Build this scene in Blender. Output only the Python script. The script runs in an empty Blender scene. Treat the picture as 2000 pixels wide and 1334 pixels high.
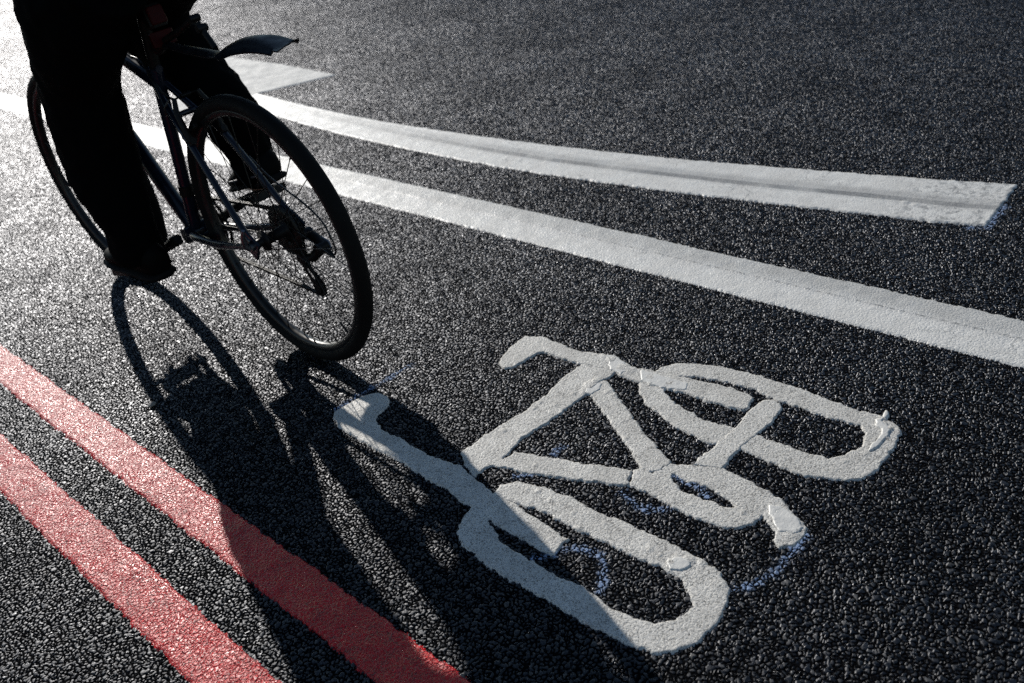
import bpy, math, random
import numpy as np
from mathutils import Vector, Matrix, Quaternion

random.seed(7)
rng = np.random.default_rng(11)
SC = bpy.context.scene
COL = SC.collection
PI = math.pi

# ------------------------------------------------------------------ helpers
def tag(o, label=None, cat=None, group=None, kind=None):
    if label: o['label'] = label
    if cat: o['category'] = cat
    if group: o['group'] = group
    if kind: o['kind'] = kind
    return o

def empty(name, loc):
    o = bpy.data.objects.new(name, None)
    o.location = loc
    o.empty_display_size = .1
    COL.objects.link(o)
    return o

class MB:
    """collects shapes for ONE mesh object"""
    def __init__(s): s.v = []; s.f = []; s.sm = []
    def add(s, vs, fs, smooth=True):
        n = len(s.v); s.v += [tuple(map(float, p)) for p in vs]
        s.f += [tuple(i + n for i in f) for f in fs]; s.sm += [smooth] * len(fs)
        return s
    def tube(s, pts, r, seg=12, cap=True, closed=False, flat=None, up=None):
        """swept round tube; r number or list; flat=(a,b) scales the two section axes"""
        P = [Vector(p) for p in pts]; n = len(P)
        R = r if isinstance(r, (list, tuple)) else [r] * n
        T = []
        for i in range(n):
            a = P[(i - 1) % n] if (closed or i > 0) else P[i]
            b = P[(i + 1) % n] if (closed or i < n - 1) else P[i]
            d = b - a
            T.append(d.normalized() if d.length > 1e-9 else Vector((0, 0, 1)))
        u = Vector(up) if up else (Vector((1, 0, 0)) if abs(T[0].x) < .9 else Vector((0, 1, 0)))
        vs = []; fs = []
        for i in range(n):
            u = (u - T[i] * u.dot(T[i])).normalized(); w = T[i].cross(u)
            fa, fb = flat if flat else (1, 1)
            for k in range(seg):
                a = 2 * PI * k / seg
                vs.append(P[i] + u * (math.cos(a) * R[i] * fa) + w * (math.sin(a) * R[i] * fb))
        m = n if closed else n - 1
        for i in range(m):
            j = (i + 1) % n
            for k in range(seg):
                l = (k + 1) % seg
                fs.append((i * seg + k, i * seg + l, j * seg + l, j * seg + k))
        s.add(vs, fs)
        if cap and not closed:
            s.add(vs[:seg], [tuple(range(seg))[::-1]], False)
            s.add(vs[-seg:], [tuple(range(seg))], False)
        return s
    def lathe(s, c, axis, prof, seg=48, closed=True, smooth=True):
        """profile of (along axis, radius) turned about axis through c"""
        ax = Vector(axis).normalized()
        u = ax.orthogonal().normalized(); w = ax.cross(u); c = Vector(c)
        m = len(prof); vs = []; fs = []
        for k in range(seg):
            a = 2 * PI * k / seg; d = u * math.cos(a) + w * math.sin(a)
            for (h, r) in prof: vs.append(c + ax * h + d * r)
        for k in range(seg):
            l = (k + 1) % seg
            for i in range(m if closed else m - 1):
                j = (i + 1) % m
                fs.append((k * m + i, k * m + j, l * m + j, l * m + i))
        return s.add(vs, fs, smooth)
    def box(s, c, size, rot=None, taper=1.0, bev=0.12):
        """box with chamfered vertical edges"""
        c = Vector(c); M = rot if rot is not None else Matrix.Identity(3)
        hx, hy, hz = [q / 2 for q in size]; b = min(hx, hy) * bev * 2
        ring = [(hx - b, -hy), (hx, -hy + b), (hx, hy - b), (hx - b, hy), (-hx + b, hy), (-hx, hy - b), (-hx, -hy + b), (-hx + b, -hy)]
        vs = []
        b2 = min(hz * .5, b)
        for z, k in ((-hz, .86), (-hz + b2, 1), (hz - b2, taper), (hz, taper * .86)):
            vs += [c + M @ Vector((x * k, y * k, z)) for x, y in ring]
        fs = [tuple(range(8))[::-1], tuple(range(24, 32))]
        for q in range(3):
            for k in range(8):
                l = (k + 1) % 8
                fs.append((q * 8 + k, q * 8 + l, q * 8 + 8 + l, q * 8 + 8 + k))
        return s.add(vs, fs, False)
    def ball(s, c, r, seg=16, rings=10, rot=None):
        c = Vector(c); r = r if isinstance(r, (tuple, list)) else (r, r, r)
        M = rot if rot is not None else Matrix.Identity(3)
        vs = [c + M @ Vector((0, 0, -r[2]))]; fs = []
        for i in range(1, rings):
            t = -PI / 2 + PI * i / rings
            for k in range(seg):
                a = 2 * PI * k / seg
                vs.append(c + M @ Vector((r[0] * math.cos(t) * math.cos(a), r[1] * math.cos(t) * math.sin(a), r[2] * math.sin(t))))
        vs.append(c + M @ Vector((0, 0, r[2])))
        for k in range(seg):
            l = (k + 1) % seg
            fs.append((0, 1 + l, 1 + k))
            for i in range(rings - 2):
                fs.append((1 + i * seg + k, 1 + i * seg + l, 1 + (i + 1) * seg + l, 1 + (i + 1) * seg + k))
            fs.append((len(vs) - 1, 1 + (rings - 2) * seg + k, 1 + (rings - 2) * seg + l))
        return s.add(vs, fs)
    def xf(s, fn):
        s.v = [tuple(fn(Vector(p))) for p in s.v]; return s
    def build(s, name, mat, parent=None):
        me = bpy.data.meshes.new(name); me.from_pydata(s.v, [], s.f)
        me.polygons.foreach_set('use_smooth', s.sm); me.update()
        o = bpy.data.objects.new(name, me); COL.objects.link(o)
        if mat: me.materials.append(mat)
        if parent: o.parent = parent
        return o

def smooth_path(pts, sub=6):
    """Catmull-Rom through points (tuples of any length)"""
    P = [np.array(p, float) for p in pts]; out = []
    for i in range(len(P) - 1):
        p0 = P[max(i - 1, 0)]; p1 = P[i]; p2 = P[i + 1]; p3 = P[min(i + 2, len(P) - 1)]
        for k in range(sub):
            t = k / sub
            out.append(.5 * ((2 * p1) + (-p0 + p2) * t + (2 * p0 - 5 * p1 + 4 * p2 - p3) * t * t + (-p0 + 3 * p1 - 3 * p2 + p3) * t ** 3))
    out.append(P[-1]); return out

# value noise for outlines and paint thickness
_perm = rng.random(65536)
def vnoise(x, y, s):
    x = np.asarray(x) / s + 1000.; y = np.asarray(y) / s + 1000.
    xi = np.floor(x).astype(np.int64); yi = np.floor(y).astype(np.int64)
    fx = x - xi; fy = y - yi
    fx = fx * fx * (3 - 2 * fx); fy = fy * fy * (3 - 2 * fy)
    h = lambda a, b: _perm[((a * 73856093) ^ (b * 19349663)) & 65535]
    return ((h(xi, yi) * (1 - fx) + h(xi + 1, yi) * fx) * (1 - fy) + (h(xi, yi + 1) * (1 - fx) + h(xi + 1, yi + 1) * fx) * fy) * 2 - 1

def sdf(poly, X, Y):
    """signed distance (inside negative) of points to a closed outline"""
    P = np.array(poly, float); Q = np.roll(P, -1, 0)
    d2 = np.full(X.shape, 1e9); ins = np.zeros(X.shape, bool)
    for (ax, ay), (bx, by) in zip(P, Q):
        ex, ey = bx - ax, by - ay; wx = X - ax; wy = Y - ay
        t = np.clip((wx * ex + wy * ey) / (ex * ex + ey * ey + 1e-12), 0, 1)
        d2 = np.minimum(d2, (wx - t * ex) ** 2 + (wy - t * ey) ** 2)
        c = ((ay > Y) != (by > Y))
        if abs(ey) > 1e-12: ins ^= c & (X < ex * (Y - ay) / ey + ax)
    d = np.sqrt(d2); return np.where(ins, -d, d)

def paint_mesh(name, poly, mat, parent=None, hole=None, top=.0012, res=.0035, resy=None, rough=.0028, blobs=(), wave=.0005, lift=None, uvf=None, ycuts=None, blunt=0.):
    """a layer of thermoplastic paint lying on the road: real thickness, ragged rounded edge"""
    P = np.array(poly, float); m = .014
    x0, y0 = P.min(0) - m; x1, y1 = P.max(0) + m
    xs = np.arange(x0, x1 + res, res)
    ys = np.arange(y0, y1 + (resy or res), resy or res) if ycuts is None else np.concatenate([np.arange(a, b, r) for a, b, r in ycuts])
    X, Y = np.meshgrid(xs, ys, indexing='ij')
    d = sdf(poly, X, Y)
    if hole: d = np.maximum(d, -sdf(hole, X, Y))
    d = d + rough * (.65 * vnoise(X, Y, .0085) + .45 * vnoise(X + 7, Y, .017) + .5 * vnoise(X, Y + 3, .05))
    t = np.clip((d + .0022) / .0032, 0, 1)
    fall = t * t * (3 - 2 * t)
    Z = top + wave * (vnoise(X, Y, .03) + .6 * vnoise(X + 5, Y + 9, .011))
    if lift is not None: Z = Z + lift(X, Y)
    if blunt: Z = Z + blunt * np.exp(-((d + .008) / .005) ** 2)
    for (bx, by, br, bh) in blobs:
        q = ((X - bx) ** 2 + (Y - by) ** 2) / br ** 2
        q = q * (1 + .25 * vnoise(X, Y, br * .8))
        Z = Z + bh * np.sqrt(np.clip(1 - q, 0, 1))
    Z = Z * (1 - fall) + (-.0034) * fall
    keep = d < .0012
    kc = keep[:-1, :-1] | keep[1:, :-1] | keep[:-1, 1:] | keep[1:, 1:]
    idx = np.arange(X.size).reshape(X.shape)
    F = np.stack([idx[:-1, :-1][kc], idx[1:, :-1][kc], idx[1:, 1:][kc], idx[:-1, 1:][kc]], 1)
    used = np.unique(F); remap = np.full(X.size, -1); remap[used] = np.arange(len(used))
    V = np.stack([X.ravel()[used], Y.ravel()[used], Z.ravel()[used]], 1); F = remap[F]
    me = bpy.data.meshes.new(name)
    me.vertices.add(len(V)); me.vertices.foreach_set('co', V.astype(np.float32).ravel())
    me.loops.add(F.size); me.loops.foreach_set('vertex_index', F.astype(np.int32).ravel())
    me.polygons.add(len(F)); me.polygons.foreach_set('loop_start', np.arange(0, F.size, 4, dtype=np.int32))
    me.polygons.foreach_set('use_smooth', np.ones(len(F), bool))
    if uvf is not None:
        uv = me.uv_layers.new(name='along')
        U = np.stack(uvf(V[:, 0], V[:, 1]), 1)
        uv.data.foreach_set('uv', U[F.ravel()].astype(np.float32).ravel())
    me.update(calc_edges=True); me.validate()
    o = bpy.data.objects.new(name, me); COL.objects.link(o)
    me.materials.append(mat)
    if parent: o.parent = parent
    return o

# ------------------------------------------------------------------ node helpers
class NT:
    def __init__(s, tree): s.t = tree; s.n = tree.nodes; s.l = tree.links
    def new(s, typ, **kw):
        n = s.n.new(typ)
        for k, v in kw.items(): setattr(n, k, v)
        return n
    def set(s, sock, v):
        if hasattr(v, 'is_linked') or isinstance(v, bpy.types.NodeSocket): s.l.new(v, sock)
        else: sock.default_value = v
    def math(s, op, a, b=None, c=None, clamp=False):
        n = s.new('ShaderNodeMath', operation=op, use_clamp=clamp)
        for i, v in enumerate((a, b, c)):
            if v is not None: s.set(n.inputs[i], v)
        return n.outputs[0]
    def vec(s, op, a, b=None, scale=None):
        n = s.new('ShaderNodeVectorMath', operation=op)
        s.set(n.inputs[0], a)
        if b is not None: s.set(n.inputs[1], b)
        if scale is not None: s.set(n.inputs['Scale'], scale)
        return n.outputs['Value'] if op in ('DOT_PRODUCT', 'LENGTH', 'DISTANCE') else n.outputs['Vector']
    def noise(s, vec, scale, detail=2., rough=.5, out='Fac'):
        n = s.new('ShaderNodeTexNoise'); s.set(n.inputs['Vector'], vec)
        n.inputs['Scale'].default_value = scale; n.inputs['Detail'].default_value = detail; n.inputs['Roughness'].default_value = rough
        return n.outputs[out]
    def voro(s, vec, scale, feature='F1', dims='2D', rnd=1.):
        n = s.new('ShaderNodeTexVoronoi', feature=feature, voronoi_dimensions=dims)
        s.set(n.inputs['Vector'], vec); n.inputs['Scale'].default_value = scale; n.inputs['Randomness'].default_value = rnd
        return n
    def ramp(s, fac, stops, interp='LINEAR'):
        n = s.new('ShaderNodeValToRGB'); s.set(n.inputs[0], fac); r = n.color_ramp; r.interpolation = interp
        while len(r.elements) < len(stops): r.elements.new(.5)
        for e, (p, c) in zip(r.elements, stops):
            e.position = p; e.color = (*c, 1) if len(c) == 3 else c
        return n.outputs[0]
    def maprange(s, v, a, b, c, d, smooth=True):
        n = s.new('ShaderNodeMapRange', interpolation_type='SMOOTHSTEP' if smooth else 'LINEAR')
        s.set(n.inputs[0], v)
        for i, q in enumerate((a, b, c, d)): s.set(n.inputs[i + 1], q)
        return n.outputs[0]
    def mix(s, fac, a, b):
        n = s.new('ShaderNodeMix', data_type='RGBA')
        s.set(n.inputs[0], fac); s.set(n.inputs[6], a); s.set(n.inputs[7], b)
        return n.outputs[2]

def new_mat(name):
    m = bpy.data.materials.new(name); m.use_nodes = True
    t = NT(m.node_tree); t.n.clear()
    out = t.new('ShaderNodeOutputMaterial'); b = t.new('ShaderNodeBsdfPrincipled')
    t.l.new(b.outputs[0], out.inputs[0])
    return m, t, b, out

def plain(name, col, rough=.5, metal=0., spec=.5, coat=0., bump=0., bscale=200., var=.15):
    m, t, b, out = new_mat(name)
    co = t.new('ShaderNodeTexCoord').outputs['Object']
    n = t.noise(co, 35., 4.)
    c2 = tuple(c * (1 - var) for c in col); c1 = tuple(min(1, c * (1 + var)) for c in col)
    t.l.new(t.ramp(n, [(.3, c2), (.7, c1)]), b.inputs['Base Color'])
    t.l.new(t.maprange(n, .3, .7, max(rough - .08, .02), min(rough + .08, 1)), b.inputs['Roughness'])
    b.inputs['Metallic'].default_value = metal
    b.inputs['Specular IOR Level'].default_value = spec
    b.inputs['Coat Weight'].default_value = coat; b.inputs['Coat Roughness'].default_value = .08
    if bump:
        bn = t.new('ShaderNodeBump'); bn.inputs['Strength'].default_value = .6; bn.inputs['Distance'].default_value = bump
        t.l.new(t.noise(co, bscale, 3.), bn.inputs['Height']); t.l.new(bn.outputs[0], b.inputs['Normal'])
    return m

# stone field shared by the asphalt, the paint over it and the chalk on it
def stone_group():
    g = bpy.data.node_groups.new('stone_field', 'ShaderNodeTree')
    g.interface.new_socket('Vector', in_out='INPUT', socket_type='NodeSocketVector')
    for nm in ('Height', 'Top', 'Random'): g.interface.new_socket(nm, in_out='OUTPUT', socket_type='NodeSocketFloat')
    t = NT(g); gi = t.new('NodeGroupInput'); go = t.new('NodeGroupOutput')
    P = gi.outputs[0]
    w = t.vec('SUBTRACT', t.noise(P, 70., 1.5, .6, 'Color'), (.5, .5, .5))
    P2 = t.vec('ADD', P, t.vec('SCALE', w, scale=.0085))
    def layer(S, off, lo, hi, tl, rim, keep):
        Q = t.vec('ADD', P2, off)
        f1 = t.voro(Q, S); ed = t.voro(Q, S, 'DISTANCE_TO_EDGE')
        loc = t.vec('SCALE', t.vec('SUBTRACT', Q, f1.outputs['Position']), scale=S)
        rv = t.vec('SUBTRACT', f1.outputs['Color'], (.5, .5, .5))
        tilt = t.vec('DOT_PRODUCT', loc, rv)
        sep = t.new('ShaderNodeSeparateColor'); t.l.new(f1.outputs['Color'], sep.inputs[0])
        rnd = sep.outputs[2]
        prof = t.maprange(ed.outputs['Distance'], .02, rim, 0., 1.)
        dome = t.math('MULTIPLY', f1.outputs['Distance'], f1.outputs['Distance'])
        top = t.math('SUBTRACT', t.math('MULTIPLY_ADD', rnd, hi - lo, lo), t.math('MULTIPLY', dome, .28))
        top = t.math('ADD', top, t.math('MULTIPLY', tilt, tl))
        h = t.math('MULTIPLY', prof, top)
        if keep: h = t.math('MULTIPLY', h, t.maprange(sep.outputs[0], keep, keep + .04, .25, 1.))
        return h, rnd
    h1, r1 = layer(86., (0, 0, 0), .84, 1.05, .30, .36, .36)
    h2, r2 = layer(128., (3.1, 1.7, 0), .62, 1.0, .34, .30, .0)
    h3, r3 = layer(230., (7.7, 5.3, 0), .34, .62, .2, .3, .0)
    h = t.math('SMOOTH_MAX', h1, h2, .10)
    rnd = t.math('ADD', t.math('MULTIPLY', r1, t.math('GREATER_THAN', h1, h2)), t.math('MULTIPLY', r2, t.math('LESS_THAN', h1, h2)))
    h = t.math('MAXIMUM', h, h3)
    mac = t.math('MULTIPLY', t.math('SUBTRACT', t.noise(P, 9., 3.), .5), .40)
    tp = t.maprange(h, .36, .82, 0., 1.)
    h = t.math('ADD', h, mac)
    h = t.math('ADD', h, t.math('MULTIPLY', t.math('SUBTRACT', t.noise(P, 420., 2.), .5), .06))
    t.l.new(h, go.inputs[0]); t.l.new(tp, go.inputs[1]); t.l.new(rnd, go.inputs[2])
    return g
STONES = stone_group()
DISP = .0038

def stone_node(t):
    co = t.new('ShaderNodeTexCoord').outputs['Object']
    n = t.new('ShaderNodeGroup'); n.node_tree = STONES; t.l.new(co, n.inputs[0])
    return co, n

def asphalt_mat():
    m, t, b, out = new_mat('asphalt'); m.displacement_method = 'BOTH'
    t.n.remove(b)
    co, st = stone_node(t)
    rnd = st.outputs['Random']
    col = t.ramp(rnd, [(0, (.004, .0046, .006)), (.5, (.008, .009, .0115)), (.88, (.014, .0155, .0185)), (.95, (.030, .030, .031)), (1, (.06, .057, .052))])
    big = t.noise(co, 1.3, 4.)
    col = t.mix(t.maprange(big, .35, .7, 0., .35), col, (.006, .0065, .0078, 1))
    col = t.mix(t.math('SUBTRACT', 1., st.outputs['Top'], clamp=True), col, (.004, .004, .0045, 1))
    df = t.new('ShaderNodeBsdfDiffuse'); t.l.new(col, df.inputs[0])
    gl = t.new('ShaderNodeBsdfAnisotropic', distribution='BECKMANN')
    gl.inputs[0].default_value = (.95, .96, 1., 1)
    rg = t.math('MULTIPLY_ADD', rnd, .18, .42)
    t.l.new(rg, gl.inputs['Roughness'])
    fr = t.new('ShaderNodeFresnel'); fr.inputs[0].default_value = 1.5
    f = t.math('MULTIPLY', t.math('MINIMUM', fr.outputs[0], .24), t.maprange(st.outputs['Top'], .35, .95, .015, 1.06))
    f = t.math('MULTIPLY', f, t.maprange(t.noise(co, 330., 2.), .35, .65, .65, 1.))
    f = t.math('MULTIPLY', f, t.maprange(t.noise(co, 2.2, 5., .6), .3, .7, .78, 1.18))
    mx = t.new('ShaderNodeMixShader'); t.l.new(f, mx.inputs[0]); t.l.new(df.outputs[0], mx.inputs[1]); t.l.new(gl.outputs[0], mx.inputs[2])
    t.l.new(mx.outputs[0], out.inputs[0])
    d = t.new('ShaderNodeDisplacement'); d.inputs['Scale'].default_value = DISP; d.inputs['Midlevel'].default_value = 1.02
    t.l.new(st.outputs['Height'], d.inputs['Height']); t.l.new(d.outputs[0], out.inputs['Displacement'])
    return m

def chalk_mat():
    """thin blue spray dusted on the stone tops only"""
    m, t, b, out = new_mat('blue_spray_chalk'); m.displacement_method = 'BOTH'
    co, st = stone_node(t)
    b.inputs['Base Color'].default_value = (.16, .30, .62, 1); b.inputs['Roughness'].default_value = .85
    t.l.new(t.ramp(t.noise(co, 300., 3.), [(.3, (.20, .30, .52)), (.7, (.42, .53, .72))]), b.inputs['Base Color'])
    b.inputs['Specular IOR Level'].default_value = .2
    uv = t.new('ShaderNodeUVMap', uv_map='along').outputs[0]
    sx = t.new('ShaderNodeSeparateXYZ'); t.l.new(uv, sx.inputs[0])
    edge = t.math('ABSOLUTE', sx.outputs[0])                       # 0 centre .. 1 edge
    a = t.math('ADD', t.math('SUBTRACT', t.math('MULTIPLY', t.math('ADD', t.math('MULTIPLY', t.noise(co, 120., 4., .7), .6), t.math('MULTIPLY', t.noise(co, 28., 2.), .4)), 2.6), .78), t.math('MULTIPLY', edge, -.8))
    a = t.math('MULTIPLY', a, st.outputs['Top'])
    a = t.maprange(a, -.03, .52, 0., .74)
    t.l.new(a, b.inputs['Alpha'])
    d = t.new('ShaderNodeDisplacement'); d.inputs['Scale'].default_value = DISP; d.inputs['Midlevel'].default_value = 1.02
    t.l.new(st.outputs['Height'], d.inputs['Height']); t.l.new(d.outputs[0], out.inputs['Displacement'])
    return m

def paint_mat(name, col, dirt, rough=.42, streak=None, stone_bump=.0010, pits=.5, spec=.5):
    """road paint; streak(t, uvx, uvy) -> grime factor, for marks laid along the line"""
    m, t, b, out = new_mat(name)
    co, st = stone_node(t)
    n1 = t.noise(co, 260., 3., .6); n2 = t.noise(co, 14., 4., .6)
    c = t.mix(t.maprange(n2, .3, .75, 0., .5), (*col, 1), (*[.5 * x + .5 * y for x, y in zip(col, dirt)], 1))
    pit = t.math('MULTIPLY', t.maprange(n1, .37, .44, pits, 0.), t.maprange(t.noise(co, 40., 3.), .35, .6, .25, 1.))
    pn = t.maprange(t.noise(co, 460., 1., .5), .36, .42, .9 * pits, 0.)
    # hairline cracks
    wv = t.vec('ADD', co, t.vec('SCALE', t.noise(co, 26., 4., .65, 'Color'), scale=.07))
    cr = t.voro(wv, 15., 'DISTANCE_TO_EDGE')
    crack = t.math('MULTIPLY', t.maprange(cr.outputs['Distance'], .0, .028, 1., 0.), t.maprange(t.noise(co, 6., 2.), .48, .58, 0., .85))
    dm = t.math('MAXIMUM', t.math('MAXIMUM', pit, pn), crack)
    if streak:
        uv = t.new('ShaderNodeUVMap', uv_map='along').outputs[0]
        sx = t.new('ShaderNodeSeparateXYZ'); t.l.new(uv, sx.inputs[0])
        sk = streak(t, sx.outputs[0], sx.outputs[1], co)
        dm = t.math('MAXIMUM', dm, sk)
    c = t.mix(dm, c, (*dirt, 1))
    t.l.new(c, b.inputs['Base Color'])
    t.l.new(t.maprange(n2, .3, .7, rough - .07, rough + .1), b.inputs['Roughness'])
    b.inputs['Specular IOR Level'].default_value = spec
    h = t.math('ADD', t.math('MULTIPLY', st.outputs['Height'], stone_bump), t.math('MULTIPLY', t.noise(co, 240., 4., .65), .00055))
    h = t.math('SUBTRACT', h, t.math('MULTIPLY', dm, .0003))
    bn = t.new('ShaderNodeBump'); bn.inputs['Strength'].default_value = 1.; bn.inputs['Distance'].default_value = 1.
    t.l.new(h, bn.inputs['Height']); t.l.new(bn.outputs[0], b.inputs['Normal'])
    return m

# ------------------------------------------------------------------ camera, light
CAMP = (-1.00934, -2.00296, 1.20663, -.694163, -.533308, -.207905, 7.534684)
def make_camera():
    C = CAMP[:3]; yaw, pitch, roll, f = CAMP[3], CAMP[4], CAMP[5], math.exp(CAMP[6])
    cy, sy, cp, sp = math.cos(yaw), math.sin(yaw), math.cos(pitch), math.sin(pitch)
    fw = Vector((-sy * cp, cy * cp, sp)); r = Vector((cy, sy, 0)); u = r.cross(fw)
    r2 = r * math.cos(roll) + u * math.sin(roll); u2 = u * math.cos(roll) - r * math.sin(roll)
    cd = bpy.data.cameras.new('camera'); o = bpy.data.objects.new('camera', cd); COL.objects.link(o)
    M = Matrix((r2, u2, -fw)).transposed().to_4x4(); M.translation = Vector(C); o.matrix_world = M
    cd.sensor_fit = 'HORIZONTAL'; cd.sensor_width = 36; cd.lens = f / 2000 * 36
    cd.clip_start = .02; cd.clip_end = 500
    cd.dof.use_dof = True; cd.dof.focus_distance = 1.9; cd.dof.aperture_fstop = 4.4
    SC.camera = o
make_camera()

SUN = Vector((.268, .870, .413)).normalized()
EL = math.asin(SUN.z); AZ = math.atan2(SUN.x, SUN.y)
w = bpy.data.worlds.new('World'); SC.world = w; w.use_nodes = True
nt = NT(w.node_tree); nt.n.clear()
sky = nt.new('ShaderNodeTexSky', sky_type='NISHITA'); sky.sun_disc = False
sky.sun_elevation = EL; sky.sun_rotation = AZ; sky.air_density = 1.; sky.dust_density = 0.; sky.ozone_density = 1.
bg = nt.new('ShaderNodeBackground'); bg.inputs['Strength'].default_value = .09
wo = nt.new('ShaderNodeOutputWorld'); nt.l.new(sky.outputs[0], bg.inputs[0]); nt.l.new(bg.outputs[0], wo.inputs[0])
sl = bpy.data.lights.new('sun', 'SUN'); sl.energy = 5.0; sl.angle = math.radians(.53); sl.color = (1, .955, .89)
so = bpy.data.objects.new('sun', sl); COL.objects.link(so); so.rotation_euler = SUN.to_track_quat('Z', 'Y').to_euler(); so.location = SUN * 20
vs_ = SC.view_settings
SC.display_settings.display_device = 'sRGB'; vs_.view_transform = 'Standard'; vs_.look = 'None'; vs_.gamma = 1; vs_.exposure = 0; vs_.use_curve_mapping = False
SC.cycles.feature_set = 'EXPERIMENTAL'
SC.cycles.dicing_rate = 1.0; SC.cycles.offscreen_dicing_scale = 8.0; SC.cycles.max_subdivisions = 12
SC.cycles.max_bounces = 4; SC.cycles.use_denoising = False

# ------------------------------------------------------------------ the road
A = asphalt_mat()
def grid_sheet(name, xs, ys, mat):
    vs = [(x, y, 0) for x in xs for y in ys]; n = len(ys)
    fs = [(i * n + j, (i + 1) * n + j, (i + 1) * n + j + 1, i * n + j + 1) for i in range(len(xs) - 1) for j in range(n - 1)]
    return MB().add(vs, fs).build(name, mat)
def adaptive(o):
    md = o.modifiers.new('dice', 'SUBSURF'); md.subdivision_type = 'SIMPLE'; md.levels = 0; md.render_levels = 0
    o.cycles.use_adaptive_subdivision = True; o.cycles.dicing_rate = 1.0
line = lambda a, b, n: [a + (b - a) * i / n for i in range(n + 1)]
road = grid_sheet('asphalt_road', [-120, -40, -14] + line(-4, 8, 24) + [18, 50, 130], [-120, -40, -14] + line(-4, 14, 36) + [26, 60, 200], A)
tag(road, kind='structure'); adaptive(road)

# ------------------------------------------------------------------ painted lines
def streak_two(t, ux, uy, co):      # the straight line: two passes of the paint machine with a seam between
    seam = t.maprange(t.math('ABSOLUTE', t.math('SUBTRACT', ux, .098)), .0, .006, .95, 0.)
    seam = t.math('MULTIPLY', seam, t.maprange(t.noise(co, 70., 3.), .38, .62, 0., 1.))
    spk = t.math('MULTIPLY', t.maprange(t.noise(co, 480., 3., .7), .36, .62, .12, .95), t.math('MULTIPLY', t.maprange(ux, .075, .125, .10, .9), t.maprange(t.noise(co, 7., 4., .6), .3, .6, .75, 1.)))
    return t.math('MAXIMUM', seam, spk)
def streak_tyre(t, ux, uy, co):     # the curved line: a grey scuff of tyres runs along it
    wob = t.math('ADD', ux, t.math('MULTIPLY', t.math('SUBTRACT', t.noise(co, 3., 2.), .5), .012))
    band = t.maprange(t.math('ABSOLUTE', t.math('SUBTRACT', wob, .112)), .009, .022, .9, 0.)
    wide = t.maprange(t.math('ABSOLUTE', t.math('SUBTRACT', wob, .130)), .012, .05, .5, 0.)
    fade = t.math('MULTIPLY', t.maprange(uy, .6, 2.6, 1., .12), t.maprange(t.noise(co, 5., 3.), .3, .6, .6, 1.))
    hair = t.maprange(t.math('ABSOLUTE', t.math('SUBTRACT', wob, .088)), .0, .0022, .5, 0.)
    g = t.math('MAXIMUM', t.math('MULTIPLY', t.math('MAXIMUM', band, wide), fade), hair)
    scuff = t.math('MULTIPLY', t.maprange(uy, -1.0, -.8, .7, 0.), t.maprange(t.noise(co, 45., 5., .7), .46, .62, 0., 1.))
    g = t.math('MAXIMUM', g, scuff)
    return t.math('MULTIPLY', g, t.maprange(t.noise(co, 120., 4., .7), .25, .6, .65, 1.))
WHITE = (.64, .615, .56); WD = (.11, .105, .095)
W_SYM = paint_mat('white_symbol_paint', WHITE, WD, rough=.55, pits=.9, stone_bump=.0006, spec=.35)
W_SEAM = paint_mat('white_line_paint', (.72, .70, .65), (.22, .22, .21), streak=streak_two, stone_bump=.0007, pits=.4, rough=.5, spec=.5)
W_TYRE = paint_mat('white_curve_paint', (.72, .70, .65), (.11, .11, .11), streak=streak_tyre, stone_bump=.0005, pits=.35, rough=.5, spec=.45)
W_FRESH = paint_mat('fresh_white_paint', (.66, .64, .59), (.3, .3, .29), rough=.38, pits=.06, stone_bump=.0002, spec=.4)
W_TRI = paint_mat('white_arrow_paint', (.72, .70, .65), (.3, .3, .29), stone_bump=.0005, pits=.3, rough=.7, spec=.12)
RED = paint_mat('red_line_paint', (.68, .006, .009), (.06, .004, .005), rough=.35, stone_bump=.0028, pits=.9, spec=.42)

YC = [(-2.9, -1.5, .012), (-1.5, 3., .0045), (3., 6., .009), (6., 30., .06)]
rect = lambda x0, x1, y0, y1: [(x0, y0), (x1, y0), (x1, y1), (x0, y1)]
seamlift = lambda X, Y: np.where(X > .827, .0009, 0.) + .0007 * np.exp(-((X - .829) / .004) ** 2)
o = paint_mesh('painted_line', rect(.731, .902, -2.8, 28), W_SEAM, ycuts=YC, res=.0042, rough=.0036, wave=.0005, lift=seamlift, uvf=lambda x, y: (x - .731, y))
tag(o, 'long straight white line painted along the road, passing under the bicycle', 'road marking', 'white painted lines')
for x0, x1, lab in ((-.570, -.477, 'red line nearer the cyclist, half of it in the shadow of the rider'), (-.765, -.669, 'red line in the bottom corner, fully in the sun, farther from the bicycle')):
    o = paint_mesh('painted_line', rect(x0, x1, -2.8, 28), RED, ycuts=YC, res=.0038, rough=.0042, wave=.0007, uvf=lambda x, y, x0=x0: (x - x0, y),
                   lift=lambda X, Y: .0005 * vnoise(X, Y, .018))
    tag(o, lab, 'road marking', 'double red lines')

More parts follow.
